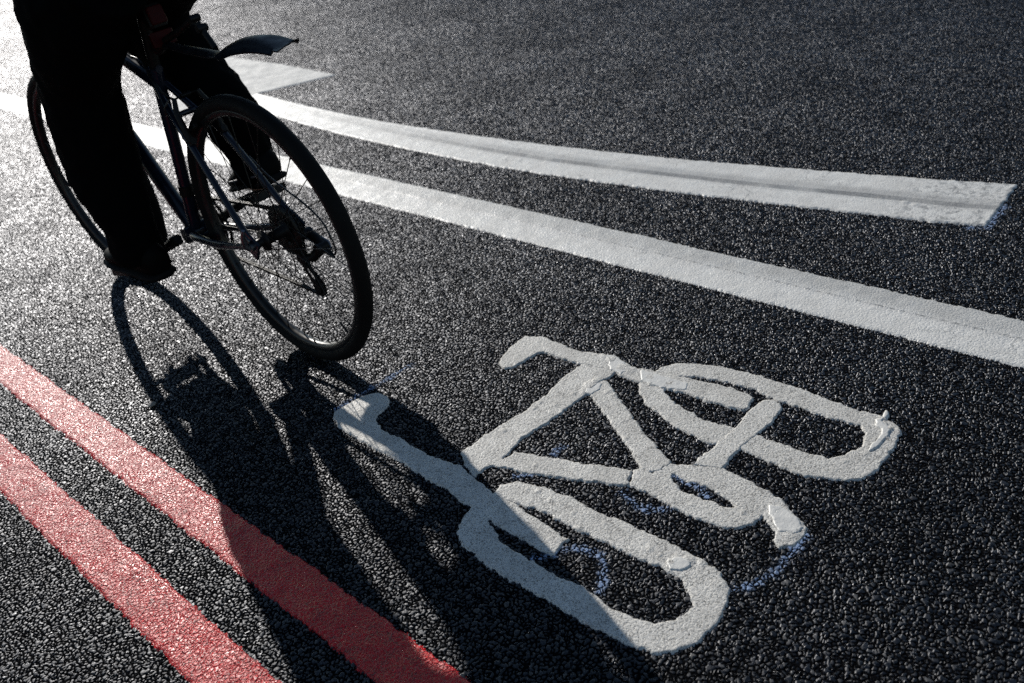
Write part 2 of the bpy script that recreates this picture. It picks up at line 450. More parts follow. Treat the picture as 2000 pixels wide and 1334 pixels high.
S1U = [(1.4788, 2.9364), (1.4324, 2.496), (1.3826, 1.9996), (1.3545, 1.5548), (1.3464, 1.1904), (1.3505, 0.8777), (1.3622, 0.5313), (1.3814, 0.2303), (1.404, -0.0335), (1.4306, -0.2748), (1.4664, -0.5256), (1.5007, -0.7578), (1.5332, -0.9695), (1.5654, -1.1455)]
S1L = [(1.3083, 2.6515), (1.2529, 2.2092), (1.1962, 1.7306), (1.1651, 1.3149), (1.1492, 0.9656), (1.1426, 0.6554), (1.1464, 0.3241), (1.1637, 0.0509), (1.1831, -0.201), (1.2041, -0.4269), (1.2317, -0.6607), (1.258, -0.8816), (1.2819, -1.078), (1.3018, -1.1673)]
up_ = [tuple(p) for p in smooth_path(S1U, 3)]; lo_ = [tuple(p) for p in smooth_path(S1L, 3)]
_ly = np.array([p[1] for p in lo_])[::-1]; _lx = np.array([p[0] for p in lo_])[::-1]
o = paint_mesh('curved_line', up_ + lo_[::-1], W_TYRE, res=.0042, rough=.0036, wave=.0004, uvf=lambda x, y: (x - np.interp(y, _ly, _lx), y), blunt=.0006,
               blobs=[(1.36, -.93, .012, .002), (1.355, -.96, .010, .0016), (1.36, -.86, .009, .0014)])
tag(o, 'curved white line with a grey tyre scuff, ending square beside the straight line', 'road marking', 'white painted lines')
o = paint_mesh('arrow_head', [(1.780, 2.306), (1.842, 2.92), (1.868, 3.55), (1.90, 4.2), (1.06, 2.79), (1.4397, 2.532)], W_TRI, res=.006, rough=.003, top=.0020, wave=.0005)
tag(o, 'pale triangular white arrow head painted on the far asphalt beside the mudguard', 'road marking')

SYM = tag(empty('cycle_symbol', (-.1, -.6, 0)), 'white cycle symbol painted on the asphalt, with lumpy overlapping strokes', 'road marking')
def sym(name, poly, **k):
    o = paint_mesh(name, poly, W_SYM, SYM, res=.0024, rough=.0042, wave=.00022, blunt=0, **k)
    o.location = (.1, .6, 0); return o
sym('wheel', [(-0.1299, -0.7975), (-0.1098, -0.795), (-0.0827, -0.8164), (-0.065, -0.8839), (-0.061, -0.9407), (-0.067, -1.0036), (-0.0587, -1.0702), (-0.0558, -1.1548), (-0.0573, -1.2212), (-0.0644, -1.2759), (-0.0835, -1.3095), (-0.1184, -1.3294), (-0.1652, -1.3403), (-0.2094, -1.336), (-0.2534, -1.3152), (-0.2675, -1.2902), (-0.2759, -1.2574), (-0.2802, -1.214), (-0.2844, -1.1522), (-0.2854, -1.0982), (-0.2834, -1.0462), (-0.2854, -0.9727), (-0.2821, -0.9099), (-0.2721, -0.8537), (-0.2504, -0.8198), (-0.2223, -0.8008), (-0.1875, -0.7905)], hole=[(-0.1843, -0.8308), (-0.2019, -0.8612), (-0.2228, -0.9069), (-0.2283, -0.9561), (-0.2273, -1.0127), (-0.2273, -1.0784), (-0.2234, -1.1343), (-0.2324, -1.1752), (-0.2264, -1.2188), (-0.2179, -1.2591), (-0.192, -1.2796), (-0.1556, -1.2868), (-0.1339, -1.2655), (-0.1201, -1.2371), (-0.1144, -1.1947), (-0.1204, -1.1395), (-0.1206, -1.0842), (-0.1239, -1.0143), (-0.1211, -0.9348), (-0.1277, -0.8845), (-0.1329, -0.8435), (-0.151, -0.8287)], top=0.0009, blobs=[(-0.0839, -0.8737, 0.0069, 0.001364), (-0.0915, -0.853, 0.0046, 0.001116), (-0.0892, -0.9126, 0.00575, 0.00124), (-0.0924, -0.9744, 0.0069, 0.001116), (-0.1188, -1.0098, 0.00805, 0.001364), (-0.0887, -1.1512, 0.0069, 0.00124), (-0.0909, -1.1751, 0.00575, 0.00124), (-0.096, -1.2028, 0.010349999999999998, 0.00217), (-0.0793, -1.2015, 0.00805, 0.00155), (-0.0742, -1.2224, 0.0115, 0.00217), (-0.0947, -1.2931, 0.0138, 0.000868), (-0.0681, -1.2445, 0.00805, 0.001736), (-0.0863, -1.1662, 0.0046, 0.00093), (-0.0824, -1.0411, 0.00575, 0.00093)])
sym('wheel', [(0.3131, -0.8182), (0.3774, -0.8239), (0.4066, -0.8408), (0.4296, -0.8747), (0.45, -0.9422), (0.4592, -1.0294), (0.4618, -1.1052), (0.4512, -1.1982), (0.4479, -1.2659), (0.4542, -1.3072), (0.4428, -1.3466), (0.4237, -1.3617), (0.3813, -1.3729), (0.3041, -1.375), (0.2619, -1.364), (0.2377, -1.3291), (0.2189, -1.2783), (0.2189, -1.2308), (0.2228, -1.1847), (0.2271, -1.1251), (0.2123, -1.0818), (0.2107, -1.0503), (0.2187, -0.9846), (0.238, -0.9234), (0.2558, -0.8734), (0.2849, -0.84)], hole=[(0.3129, -0.8897), (0.2884, -0.9343), (0.2696, -1.0097), (0.2741, -1.0587), (0.279, -1.1036), (0.281, -1.1397), (0.2799, -1.1947), (0.2815, -1.2429), (0.2855, -1.285), (0.3091, -1.3064), (0.3492, -1.3194), (0.3872, -1.3094), (0.4032, -1.2887), (0.3965, -1.2279), (0.3986, -1.1594), (0.4008, -1.0874), (0.4092, -1.0381), (0.4003, -0.9751), (0.3926, -0.9249), (0.3748, -0.8886), (0.3542, -0.8759)], top=0.0010, blobs=[(0.3184, -0.844, 0.006324999999999999, 0.00248), (0.3257, -0.8651, 0.0046, 0.000992), (0.4466, -1.314, 0.0092, 0.00248), (0.4654, -1.3132, 0.0069, 0.00279), (0.4259, -1.321, 0.0115, 0.002356), (0.4174, -1.3385, 0.00805, 0.00186), (0.3941, -1.3428, 0.0092, 0.00186), (0.4241, -1.3403, 0.0069, 0.00186), (0.4267, -1.3542, 0.0069, 0.00155), (0.3632, -1.3398, 0.00805, 0.001364), (0.3306, -1.336, 0.00805, 0.00124), (0.2918, -1.3156, 0.0069, 0.001116), (0.2611, -1.1725, 0.0046, 0.00124)])
sym('pedal', [(0.0251, -1.014), (0.0667, -0.9916), (0.0786, -1.005), (0.0797, -1.0303), (0.118, -1.0426), (0.1383, -1.0788), (0.1611, -1.1336), (0.1571, -1.1869), (0.1511, -1.2426), (0.1389, -1.2781), (0.1182, -1.3205), (0.103, -1.347), (0.0807, -1.3567), (0.0554, -1.3519), (0.0308, -1.3323), (0.0462, -1.3152), (0.0655, -1.3056), (0.0777, -1.2841), (0.083, -1.2706), (0.059, -1.2648), (0.032, -1.2446), (0.0215, -1.2068), (0.0178, -1.1566), (0.0188, -1.1044), (0.0257, -1.0673)], hole=[(0.0977, -1.061), (0.0943, -1.1026), (0.101, -1.1465), (0.0904, -1.1937), (0.08, -1.2134), (0.074, -1.1913), (0.0672, -1.1491), (0.0667, -1.1082), (0.0806, -1.0805)], top=0.0011, blobs=[(0.0768, -1.2337, 0.0069, 0.00155), (0.0896, -1.3073, 0.0184, 0.001364), (0.0745, -1.3311, 0.0161, 0.001364), (0.1051, -1.2828, 0.0138, 0.000992), (0.0421, -1.1462, 0.0046, 0.000992), (0.0576, -1.0771, 0.0046, 0.00093)])
sym('crossbar', [(0.3063, -0.6557), (0.2424, -0.6528), (0.1742, -0.6634), (0.0861, -0.6606), (-0.0037, -0.6489), (-0.0792, -0.6455), (-0.1032, -0.6838), (-0.1218, -0.7311), (-0.0871, -0.732), (-0.0585, -0.7412), (-0.0165, -0.7362), (0.0249, -0.7283), (0.1077, -0.7421), (0.2194, -0.7434), (0.2807, -0.7432), (0.328, -0.7527), (0.3516, -0.7081), (0.345, -0.6592)], top=0.0013, blobs=[(0.2507, -0.7306, 0.0184, 0.002108), (0.2689, -0.7303, 0.0115, 0.00186), (0.2235, -0.7309, 0.0092, 0.001488), (0.203, -0.7183, 0.0069, 0.001612), (0.1395, -0.6733, 0.0069, 0.00186), (0.1172, -0.6768, 0.0069, 0.001612), (0.0223, -0.6752, 0.00805, 0.00186), (0.2228, -0.7613, 0.0092, 0.001364), (0.0286, -0.7277, 0.010349999999999998, 0.00124), (0.1502, -0.7114, 0.0046, 0.001116)])
sym('saddle_post', [(-0.1509, -0.281), (-0.1352, -0.2659), (-0.1167, -0.2657), (-0.067, -0.2699), (-0.0398, -0.2797), (-0.0285, -0.2955), (-0.0239, -0.3292), (-0.0361, -0.3575), (-0.057, -0.3696), (-0.09, -0.3719), (-0.1037, -0.3832), (-0.1184, -0.4202), (-0.1176, -0.4815), (-0.1218, -0.5342), (-0.1218, -0.6081), (-0.118, -0.6423), (-0.1132, -0.677), (-0.1251, -0.7406), (-0.1333, -0.7921), (-0.1376, -0.869), (-0.1433, -0.9314), (-0.1469, -1.0155), (-0.1964, -1.0182), (-0.2007, -0.9767), (-0.1954, -0.9043), (-0.1968, -0.8561), (-0.1881, -0.7897), (-0.1888, -0.7607), (-0.1821, -0.7231), (-0.1808, -0.657), (-0.1722, -0.558), (-0.1759, -0.4786), (-0.1716, -0.3798), (-0.1671, -0.3129)], top=0.0014, blobs=[(-0.1008, -0.3135, 0.0069, 0.00062)])
sym('chain_stay', [(-0.0443, -0.7422), (-0.0181, -0.7468), (0.0064, -0.8162), (0.0373, -0.9137), (0.0654, -0.9925), (0.0245, -1.0157), (0.0065, -0.9784), (-0.0248, -0.9023), (-0.0471, -0.8397), (-0.0591, -0.8082), (-0.0671, -0.7647), (-0.0801, -0.731)], top=0.0015, blobs=[(-0.0279, -0.8162, 0.00575, 0.00124)])
sym('down_tube', [(0.2614, -0.7291), (0.22, -0.7563), (0.15, -0.878), (0.1041, -0.9585), (0.0774, -1.006), (0.076, -1.0244), (0.0886, -1.036), (0.118, -1.0426), (0.1269, -1.0361), (0.1579, -0.9716), (0.1965, -0.8945), (0.2576, -0.7914), (0.2819, -0.7496)], top=0.0016, blobs=[(0.2466, -0.7799, 0.00805, 0.001364), (0.2401, -0.7997, 0.00575, 0.00124), (0.1362, -0.9188, 0.00575, 0.000992)])
sym('fork_brace', [(0.3277, -1.0785), (0.3594, -1.0767), (0.3838, -1.0833), (0.396, -1.1011), (0.3928, -1.1208), (0.3776, -1.1334), (0.336, -1.1443), (0.278, -1.1346), (0.2151, -1.1329), (0.1573, -1.1361), (0.1447, -1.1098), (0.1343, -1.0781), (0.2123, -1.0818), (0.2852, -1.0877)], top=0.0017, blobs=[(0.3649, -1.0684, 0.0069, 0.00155)])
sym('handlebar', [(0.2019, -0.4723), (0.2305, -0.4598), (0.2833, -0.4472), (0.3318, -0.4434), (0.3521, -0.4877), (0.3446, -0.6117), (0.3646, -0.6774), (0.3647, -0.7051), (0.3543, -0.7836), (0.365, -0.8373), (0.3775, -0.8976), (0.3886, -0.9699), (0.3904, -1.0199), (0.3912, -1.0518), (0.3757, -1.0689), (0.3528, -1.076), (0.3351, -1.0702), (0.3278, -1.0106), (0.3251, -0.9347), (0.3152, -0.8742), (0.3104, -0.8174), (0.3101, -0.7713), (0.3163, -0.714), (0.3046, -0.6571), (0.3012, -0.6008), (0.2994, -0.5411), (0.2882, -0.5295), (0.2414, -0.5222), (0.2113, -0.517), (0.1989, -0.5032)], top=0.0019, blobs=[(0.355, -0.7053, 0.0138, 0.001612), (0.3396, -0.7479, 0.014949999999999998, 0.001612), (0.3381, -0.7713, 0.0138, 0.001364), (0.3392, -0.8282, 0.0161, 0.000992), (0.3419, -0.8821, 0.020699999999999996, 0.000868), (0.3566, -0.6809, 0.0115, 0.001116)])
o = paint_mesh('paint_patch', [(0.3618, -0.6813), (0.3699, -0.701), (0.3586, -0.7433), (0.3376, -0.7703), (0.3133, -0.7644), (0.3154, -0.7298)], W_FRESH, SYM, res=.0022, rough=.003, wave=.0006, top=0.0028); o.location = (.1, .6, 0)
o = paint_mesh('paint_patch', [(0.351, -0.7905), (0.3568, -0.8434), (0.3609, -0.9162), (0.3344, -0.9281), (0.3214, -0.8971), (0.3152, -0.8742), (0.3153, -0.818)], W_FRESH, SYM, res=.0022, rough=.003, wave=.0006, top=0.0028); o.location = (.1, .6, 0)
o = paint_mesh('paint_patch', [(0.1153, -1.2612), (0.1271, -1.2799), (0.1148, -1.3225), (0.0984, -1.3447), (0.0761, -1.3428), (0.0661, -1.3112), (0.0947, -1.2716)], W_FRESH, SYM, res=.0022, rough=.003, wave=.0006, top=0.0028); o.location = (.1, .6, 0)
o = paint_mesh('paint_patch', [(0.4722, -1.3046), (0.4712, -1.3166), (0.4502, -1.3236), (0.4357, -1.3183), (0.4255, -1.3396), (0.4011, -1.3484), (0.3591, -1.3479), (0.327, -1.3358), (0.3599, -1.3313), (0.3922, -1.3335), (0.4104, -1.3266), (0.415, -1.3089), (0.4365, -1.3034), (0.4496, -1.3094)], W_FRESH, SYM, res=.0022, rough=.003, wave=.0006, top=0.0034); o.location = (.1, .6, 0)
o = paint_mesh('paint_patch', [(0.2175, -0.736), (0.242, -0.7273), (0.2664, -0.734), (0.2648, -0.7518), (0.2439, -0.763), (0.2215, -0.7551)], W_FRESH, SYM, res=.0022, rough=.003, wave=.0006, top=0.0028); o.location = (.1, .6, 0)
o = paint_mesh('paint_patch', [(-0.1018, -1.1941), (-0.0802, -1.1978), (-0.0722, -1.221), (-0.0826, -1.2358), (-0.1067, -1.2297), (-0.1115, -1.2098)], W_FRESH, SYM, res=.0022, rough=.003, wave=.0006, top=0.0028); o.location = (.1, .6, 0)
def chalk(label, pts, wd):
    P = [Vector((x, y, 0)) for x, y in [tuple(q) for q in smooth_path(pts, 6)]]; vs = []; fs = []; uv = []
    for i, p in enumerate(P):
        d = (P[min(i + 1, len(P) - 1)] - P[max(i - 1, 0)]).normalized(); n = Vector((-d.y, d.x, 0))
        for k in range(5):
            q = (k - 2) / 2; vs.append(p + n * (q * wd * (1 + .3 * math.sin(i * 1.7)))); uv.append((q, i * .01))
    for i in range(len(P) - 1):
        for k in range(4): fs.append((i * 5 + k + 1, i * 5 + k, i * 5 + 5 + k, i * 5 + 6 + k))
    o = MB().add([v + Vector((0, 0, .0007)) for v in vs], fs).build('spray_mark', CHALK); ul = o.data.uv_layers.new(name='along')
    for l in o.data.loops: ul.data[l.index].uv = uv[l.vertex_index]
    adaptive(o)
    tag(o, label, 'spray mark', 'blue spray marks')
CHALK = chalk_mat()
chalk('faint blue spray mark across the saddle end of the cycle symbol', [(0.107, -0.2737), (0.0057, -0.2692), (-0.06, -0.261), (-0.134, -0.256)], 0.018)
chalk('faint blue spray mark inside the frame triangle of the cycle symbol', [(0.0143, -0.8261), (0.0387, -0.8214), (0.0592, -0.826)], 0.018)
chalk('faint blue spray mark between the chain stay and the lower wheel of the symbol', [(-0.0797, -0.799), (-0.061, -0.8172), (-0.0404, -0.8264)], 0.018)
chalk('faint blue spray mark under the pedal of the cycle symbol', [(0.0062, -1.0089), (-0.0104, -1.0504), (-0.0085, -1.0848), (0.0156, -1.1252)], 0.018)
chalk('faint blue spray mark in the slot of the pedal of the symbol', [(0.0951, -1.0641), (0.0924, -1.1051), (0.0905, -1.1297), (0.073, -1.1609)], 0.018)
chalk('faint blue spray mark curling inside the lower wheel of the cycle symbol', [(-0.2255, -0.9858), (-0.2036, -1.0073), (-0.1755, -1.0219), (-0.1591, -1.0445), (-0.1506, -1.0734), (-0.1595, -1.1008), (-0.1845, -1.1225), (-0.2239, -1.1437)], 0.018)
chalk('faint blue spray mark joining the lower wheel to the pedal of the symbol', [(-0.0906, -1.3152), (-0.0623, -1.3408), (-0.0197, -1.353), (0.0339, -1.3547), (0.0897, -1.3544)], 0.018)
chalk('faint blue spray mark at the square end of the curved white line', [(1.4358, -1.1644), (1.3636, -1.1668), (1.2952, -1.1723), (1.2762, -1.119)], 0.02)


# ------------------------------------------------------------------ the bicycle
M_FRAME = plain('navy_frame_enamel', (.004, .007, .016), .28, 0., .35, coat=.2, var=.2)
M_TYRE = plain('tyre_rubber', (.005, .005, .005), .72, spec=.12, bump=.0006, bscale=700)
M_RIM = plain('dark_alloy_rim', (.02, .02, .02), .36, .5)
M_ALLOY = plain('brushed_alloy', (.18, .19, .21), .38, .9)
M_DARK = plain('black_component', (.005, .005, .005), .5, spec=.2)
M_STEEL = plain('oily_steel', (.025, .024, .022), .45, .8)
M_PLAST = plain('black_mudguard_plastic', (.005, .006, .008), .5, spec=.2, bump=.0004, bscale=60)
M_RUB = plain('black_rubber', (.004, .004, .004), .7, spec=.15)
M_LENS = plain('red_lamp_lens', (.03, .001, .001), .5, spec=.1, coat=0.)
M_CABLE = plain('cable_housing', (.012, .012, .013), .35)
RW, RT, WB = .347, .0185, 1.019
STEER = .036; HT = Vector((0, .855, .70)); HAX = Vector((0, -.325, .945)).normalized()
Rst = Matrix.Rotation(STEER, 3, HAX)
def steer(p): return HT + Rst @ (Vector(p) - HT) + Vector((-.005, 0, 0))

BIKE = tag(empty('bicycle', (0, .5, 0)), 'dark city bicycle ridden away from the camera, with a clip-on rear mudguard and rear derailleur', 'bicycle')
def part(mb, name, mat, parent=None):
    """mesh given in world numbers, hung under the bicycle or one of its parts"""
    o = mb.build(name, mat, parent or BIKE)
    if parent is None: o.location = (0, -.5, 0)
    return o

def make_wheel(c, front):
    c = Vector(c); X = Vector((1, 0, 0)); fx = steer if front else (lambda p: p)
    rim = MB().lathe(c, X, [(-.0115, .3185), (-.0125, .312), (-.0115, .304), (-.006, .2985), (.006, .2985), (.0115, .304), (.0125, .312), (.0115, .3185), (.009, .3125), (-.009, .3125)], 96).xf(fx)
    W = part(rim, 'wheel', M_RIM)
    prof = []
    for k in range(20):
        a = 2 * PI * k / 20; rr = RT * (1 + .03 * (k % 2))
        prof.append((math.sin(a) * rr, RW - RT + math.cos(a) * rr))
    part(MB().lathe(c, X, prof, 120).xf(fx), 'tyre', M_TYRE, W)
    hw = .05 if front else .062
    hub = MB().lathe(c, X, [(-hw, .0), (-hw, .008), (-hw + .01, .010), (-.037, .012), (-.036, .027), (-.032, .027), (-.030, .015), (.0, .013), (.022, .015), (.024, .027), (.028, .027), (.029, .012), (hw - .01, .010), (hw, .008), (hw, 0)], 24, closed=False)
    part(hub.xf(fx), 'hub', M_DARK, W)
    sp = MB(); n = 32
    for k in range(n):
        side = -1 if k % 2 else 1; grp = (k // 2) % 2
        a = 2 * PI * k / n + .11
        ah = a + (1 if grp else -1) * 1.25
        xo = (-.034 if side < 0 else .026)
        p0 = c + Vector((xo, .0235 * math.cos(ah), .0235 * math.sin(ah))); p1 = c + Vector((xo * .12, .301 * math.cos(a), .301 * math.sin(a)))
        sp.tube([p0, p1], .0011, 6)
        sp.tube([p1, p1 + (p0 - p1).normalized() * .013], .0021, 6)
    part(sp.xf(fx), 'spokes', M_STEEL, W)
    nb = MB(); q = MB()     # quick release: nut, skewer and lever
    if front:
        e = c + Vector((-hw - .008, 0, 0))
        nb.tube([c + Vector((hw, 0, 0)), c + Vector((hw + .014, 0, 0))], [.010, .008], 12)
        q.tube([c + Vector((-hw, 0, 0)), e], .010, 12)
        q.tube([e, e + Vector((-.010, .012, .0)), e + Vector((-.022, .035, .010)), e + Vector((-.022, .05, .035)), e + Vector((-.018, .055, .062))], [.008, .0075, .006, .0055, .0045], 10)
    else:
        e = c + Vector((-hw - .014, 0, 0))
        nb.tube([c + Vector((hw, 0, 0)), c + Vector((hw + .018, 0, 0))], [.011, .008], 12)
        q.tube([c + Vector((-hw, 0, 0)), e], .011, 12)
        q.tube([e, e + Vector((-.010, -.002, .010)), e + Vector((-.014, -.012, .034)), e + Vector((-.012, -.022, .055))], [.009, .0075, .006, .0045], 10)
    part(q.xf(fx), 'quick_release_lever', M_DARK if front else M_ALLOY, W); part(nb.xf(fx), 'axle_nut', M_DARK, W)
    v = c + Vector((0, .302 * math.cos(4.0), .302 * math.sin(4.0))); d = (c - v).normalized()
    part(MB().tube([v, v + d * .028, v + d * .036], [.0032, .003, .0015], 8).xf(fx), 'valve', M_DARK, W)
    return W
make_wheel((0, 0, RW), False)
make_wheel((0, WB, RW), True)

BB = Vector((0, .445, .272)); SCL = Vector((0, .332, .705)); HTOP = Vector((0, .800, .862)); HBOT = Vector((0, .853, .708))
f = MB()
sd = (SCL - BB).normalized()
f.tube([BB - sd * .01, BB + sd * .2, SCL + sd * .035], [.0175, .0160, .0165], 20)
f.tube([SCL - sd * .012, SCL + (HTOP - SCL) * .45, HTOP - Vector((0, -.006, .03))], [.0165, .0185, .0175], 20)
f.tube([BB + Vector((0, .01, .012)), Vector((0, .62, .488)), HBOT + Vector((0, -.014, .03))], [.0195, .0215, .0195], 20)
f.tube([HBOT, HTOP], .0215, 24)
f.tube([BB + Vector((-.037, 0, 0)), BB + Vector((.037, 0, 0))], .0225, 24)
for s in (-1, 1):
    drop = Vector((s * .066, 0, RW))
    f.tube(smooth_path([SCL + Vector((s * .013, -.004, -.012)), SCL + Vector((s * .030, -.075, -.075)), Vector((s * .046, .175, .565)), Vector((s * .063, .03, .385)), drop + Vector((0, -.004, .012))], 5), .0085, 14)
    f.tube(smooth_path([BB + Vector((s * .020, -.01, 0)), BB + Vector((s * .036, -.07, .010)), Vector((s * .052, .22, .300)), Vector((s * .064, .06, .333)), drop + Vector((0, .012, -.004))], 5), [.0115] * 8 + [.0105] * 5 + [.0085] * 8, 14)
    f.box(drop + Vector((0, .004, 0)), (.007, .05, .052), Matrix.Rotation(.6, 3, 'X'), bev=.05)
    f.tube([Vector((s * .046, .200, .592)), Vector((s * .046, .183, .580))], .007, 10)
f.tube([Vector((-.030, .253, .628)), Vector((0, .250, .630)), Vector((.030, .253, .628))], .0075, 12)      # seat stay bridge
f.tube([BB + Vector((-.035, -.085, .012)), BB + Vector((.035, -.085, .012))], .0065, 12)
f.tube([SCL + sd * .03 + Vector((0, -.02, 0)), SCL + sd * .032 + Vector((0, .018, 0))], .010, 10)                # seat clamp lug
f.tube([Vector((-.020, .60, .47)), Vector((-.028, .598, .478))], .003, 8)
part(f, 'frame', M_FRAME)

part(MB().tube([SCL + sd * .02, SCL + sd * .225], .0138, 18), 'seatpost', M_DARK)
sa = MB()
STOP = SCL + sd * .225
secs = []
for (dy, hw, z, th) in ((-.145, .060, .030, .030), (-.135, .072, .038, .04), (-.09, .074, .040, .042), (-.03, .055, .034, .036), (.03, .034, .030, .032), (.09, .022, .027, .030), (.125, .014, .020, .024)):
    secs.append((STOP + Vector((0, dy + .01, z)), hw, th))
vs = []; fs = []
for c_, hw, th in secs:
    for k in range(16):
        a = 2 * PI * k / 16; vs.append(c_ + Vector((hw * math.cos(a), 0, th * .5 * math.sin(a) + .006 * math.cos(a) ** 2 * -1)))
for i in range(len(secs) - 1):
    for k in range(16):
        l = (k + 1) % 16; fs.append((i * 16 + k, i * 16 + l, i * 16 + 16 + l, i * 16 + 16 + k))
fs += [tuple(range(16))[::-1], tuple(range(len(vs) - 16, len(vs)))]
sa.add(vs, fs)
SADDLE = part(sa, 'saddle', M_RUB)
rl = MB()
for s in (-1, 1): rl.tube([STOP + Vector((s * .022, -.10, .022)), STOP + Vector((s * .02, -.04, .004)), STOP + Vector((s * .02, .04, .004)), STOP + Vector((s * .008, .10, .020))], .0035, 8)
rl.box(STOP + Vector((0, 0, .004)), (.055, .04, .022))
part(rl, 'saddle_rail', M_STEEL, SADDLE)

# fork, headset, stem, handlebar (turn with the steering)
k = MB()
crown = HBOT - HAX * .035
for s in (-1, 1):
    k.tube(smooth_path([crown + Vector((s * .020, 0, .004)), crown + Vector((s * .050, .006, -.012)), crown + Vector((s * .054, .020, -.08)), Vector((s * .053, .965, .50)), Vector((s * .051, 1.005, .385)), Vector((s * .050, WB, RW))], 5), [.014] * 5 + [.0155] * 6 + [.013] * 5 + [.0105] * 5 + [.009] * 5, 14)
    k.box((s * .051, WB, RW + .002), (.007, .030, .034), bev=.05)
k.tube([crown + HAX * .002 - Vector((.03, 0, 0)), crown + HAX * .002 + Vector((.03, 0, 0))], .019, 16)
k.tube([crown, HBOT + HAX * .01], .016, 16)
part(k.xf(steer), 'fork', M_FRAME)
part(MB().tube([HBOT - HAX * .012, HBOT + HAX * .004], .0245, 20).xf(steer), 'headset', M_DARK)
hs = MB().tube([HTOP - HAX * .004, HTOP + HAX * .016], [.0245, .021], 20).tube([HTOP + HAX * .016, HTOP + HAX * .075], .0175, 20)
part(hs.xf(steer), 'headset', M_DARK)
ST0 = HTOP + HAX * .06; ST1 = ST0 + Vector((0, .085, .075))
part(MB().tube([ST0, ST1], [.017, .0165], 18).tube([ST1 - Vector((.022, 0, 0)), ST1 + Vector((.022, 0, 0))], .021, 18).tube([ST0 - HAX * .022, ST0 + HAX * .02], .021, 18).xf(steer), 'stem', M_DARK)
bar = smooth_path([ST1 + Vector((-.30, -.055, .012)), ST1 + Vector((-.20, -.032, .010)), ST1 + Vector((-.08, -.004, .002)), ST1 + Vector((0, 0, 0)), ST1 + Vector((.08, -.004, .002)), ST1 + Vector((.20, -.032, .010)), ST1 + Vector((.30, -.055, .012))], 5)
HB = part(MB().tube([steer(p) for p in bar], .0125, 16), 'handlebar', M_DARK)
for s in (-1, 1):
    a = ST1 + Vector((s * .185, -.028, .0095)); b = ST1 + Vector((s * .305, -.056, .012))
    part(MB().tube([steer(a), steer(a.lerp(b, .1)), steer(a.lerp(b, .9)), steer(b)], [.0155, .0168, .0172, .0165], 16), 'grip', M_RUB, HB)
    c_ = ST1 + Vector((s * .165, -.025, .008))
    lv = MB().tube([c_ + Vector((0, .004, -.006)), c_ + Vector((0, .024, -.020)), c_ + Vector((s * .02, .042, -.035)), c_ + Vector((s * .07, .030, -.050)), c_ + Vector((s * .115, .014, -.058))], [.011, .010, .0075, .006, .0065], 10).tube([c_ - Vector((.012, 0, 0)), c_ + Vector((.012, 0, 0))], .019, 14)
    part(lv.xf(steer), 'brake_lever', M_DARK, HB)

# linear-pull brakes
def v_brake(p, up, back, hw, fx, name):
    p, up, back = Vector(p), Vector(up).normalized(), Vector(back).normalized()
    b = MB()
    for s in (-1, 1):
        a0 = p + Vector((s * hw, 0, 0)) + back * .012
        a1 = a0 + up * .105 + Vector((-s * .012, 0, 0)) + back * .006
        b.tube([a0 - up * .008, a0 + up * .03, a0 + up * .07 + back * .004, a1], [.010, .0085, .0072, .006], 10)
        b.tube([a0 + back * .012, a0 - back * .014], .0088, 12)
        pad = a0 + up * .028 + Vector((-s * (hw - .020), 0, 0)) * .75
        d = back.cross(Vector((1, 0, 0)))
        b.box(pad, (.011, .062, .011), Matrix(((1, 0, 0), tuple(Vector((0, up.cross(Vector((1, 0, 0))).y, 0))), (0, 0, 1))) if False else Vector((0, 1, 0)).rotation_difference(up.cross(Vector((1, 0, 0)))).to_matrix())
        b.tube([a0 + up * .028, pad], .0045, 8)
    l = p + Vector((-hw + .010, 0, 0)) + up * .105 + back * .018; r = p + Vector((hw - .010, 0, 0)) + up * .105 + back * .018
    b.tube([l, r], .0012, 6)
    b.tube([l.lerp(r, .30), l.lerp(r, .68)], .0048, 8)
    for q in range(6): b.tube([l.lerp(r, .30 + q * .065), l.lerp(r, .33 + q * .065)], .0062, 8)
    b.tube(smooth_path([l.lerp(r, .2), l, l + Vector((-.018, 0, .010)) + up * .012, l + Vector((-.020, 0, 0)) + up * .045], 5), .0026, 8)
    return part(b.xf(fx), name, M_DARK)
v_brake((0, .186, .575), (0, .40, .92), (0, -.92, .40), .044, lambda p: p, 'brake')
v_brake(Vector((0, .966, .545)), HAX, (0, .945, .325), .050, steer, 'brake')

# drivetrain
CL = .0455
def cog(mb, c, x, r, teeth, th=.002):
    vs = []; n = teeth * 2
    for sx in (-th / 2, th / 2):
        for i in range(n):
            rr = r if i % 2 else r - .0042
            vs.append(Vector((x + sx, c[1] + rr * math.cos(2 * PI * i / n), c[2] + rr * math.sin(2 * PI * i / n))))
        for i in range(n): vs.append(Vector((x + sx, c[1] + (r * .72) * math.cos(2 * PI * i / n), c[2] + (r * .72) * math.sin(2 * PI * i / n))))
    fs = []
    for i in range(n):
        j = (i + 1) % n
        fs += [(i, j, n + j, n + i), (2 * n + i, 3 * n + i, 3 * n + j, 2 * n + j), (i, 2 * n + i, 2 * n + j, j), (n + i, n + j, 3 * n + j, 3 * n + i)]
    mb.add(vs, fs, False)
cs = MB(); C0 = (0, 0, RW)
for i, t in enumerate((32, 28, 24, 21, 18, 16, 14, 12)): cog(cs, C0, .0285 + i * .0040, t * .00204 + .002, t)
cs.lathe(C0, (1, 0, 0), [(.026, .02), (.058, .018), (.060, .016), (.060, 0)], 24, closed=False)
for i in range(5):
    a = i * 2 * PI / 5; cs.tube([(.029, .0, RW), (.029, .055 * math.cos(a), RW + .055 * math.sin(a))], .005, 6)
cs.lathe(C0, (1, 0, 0), [(.0265, .025), (.0265, .066), (.0278, .066), (.0278, .025)], 40)
part(cs, 'cassette', M_STEEL)
cr = MB()
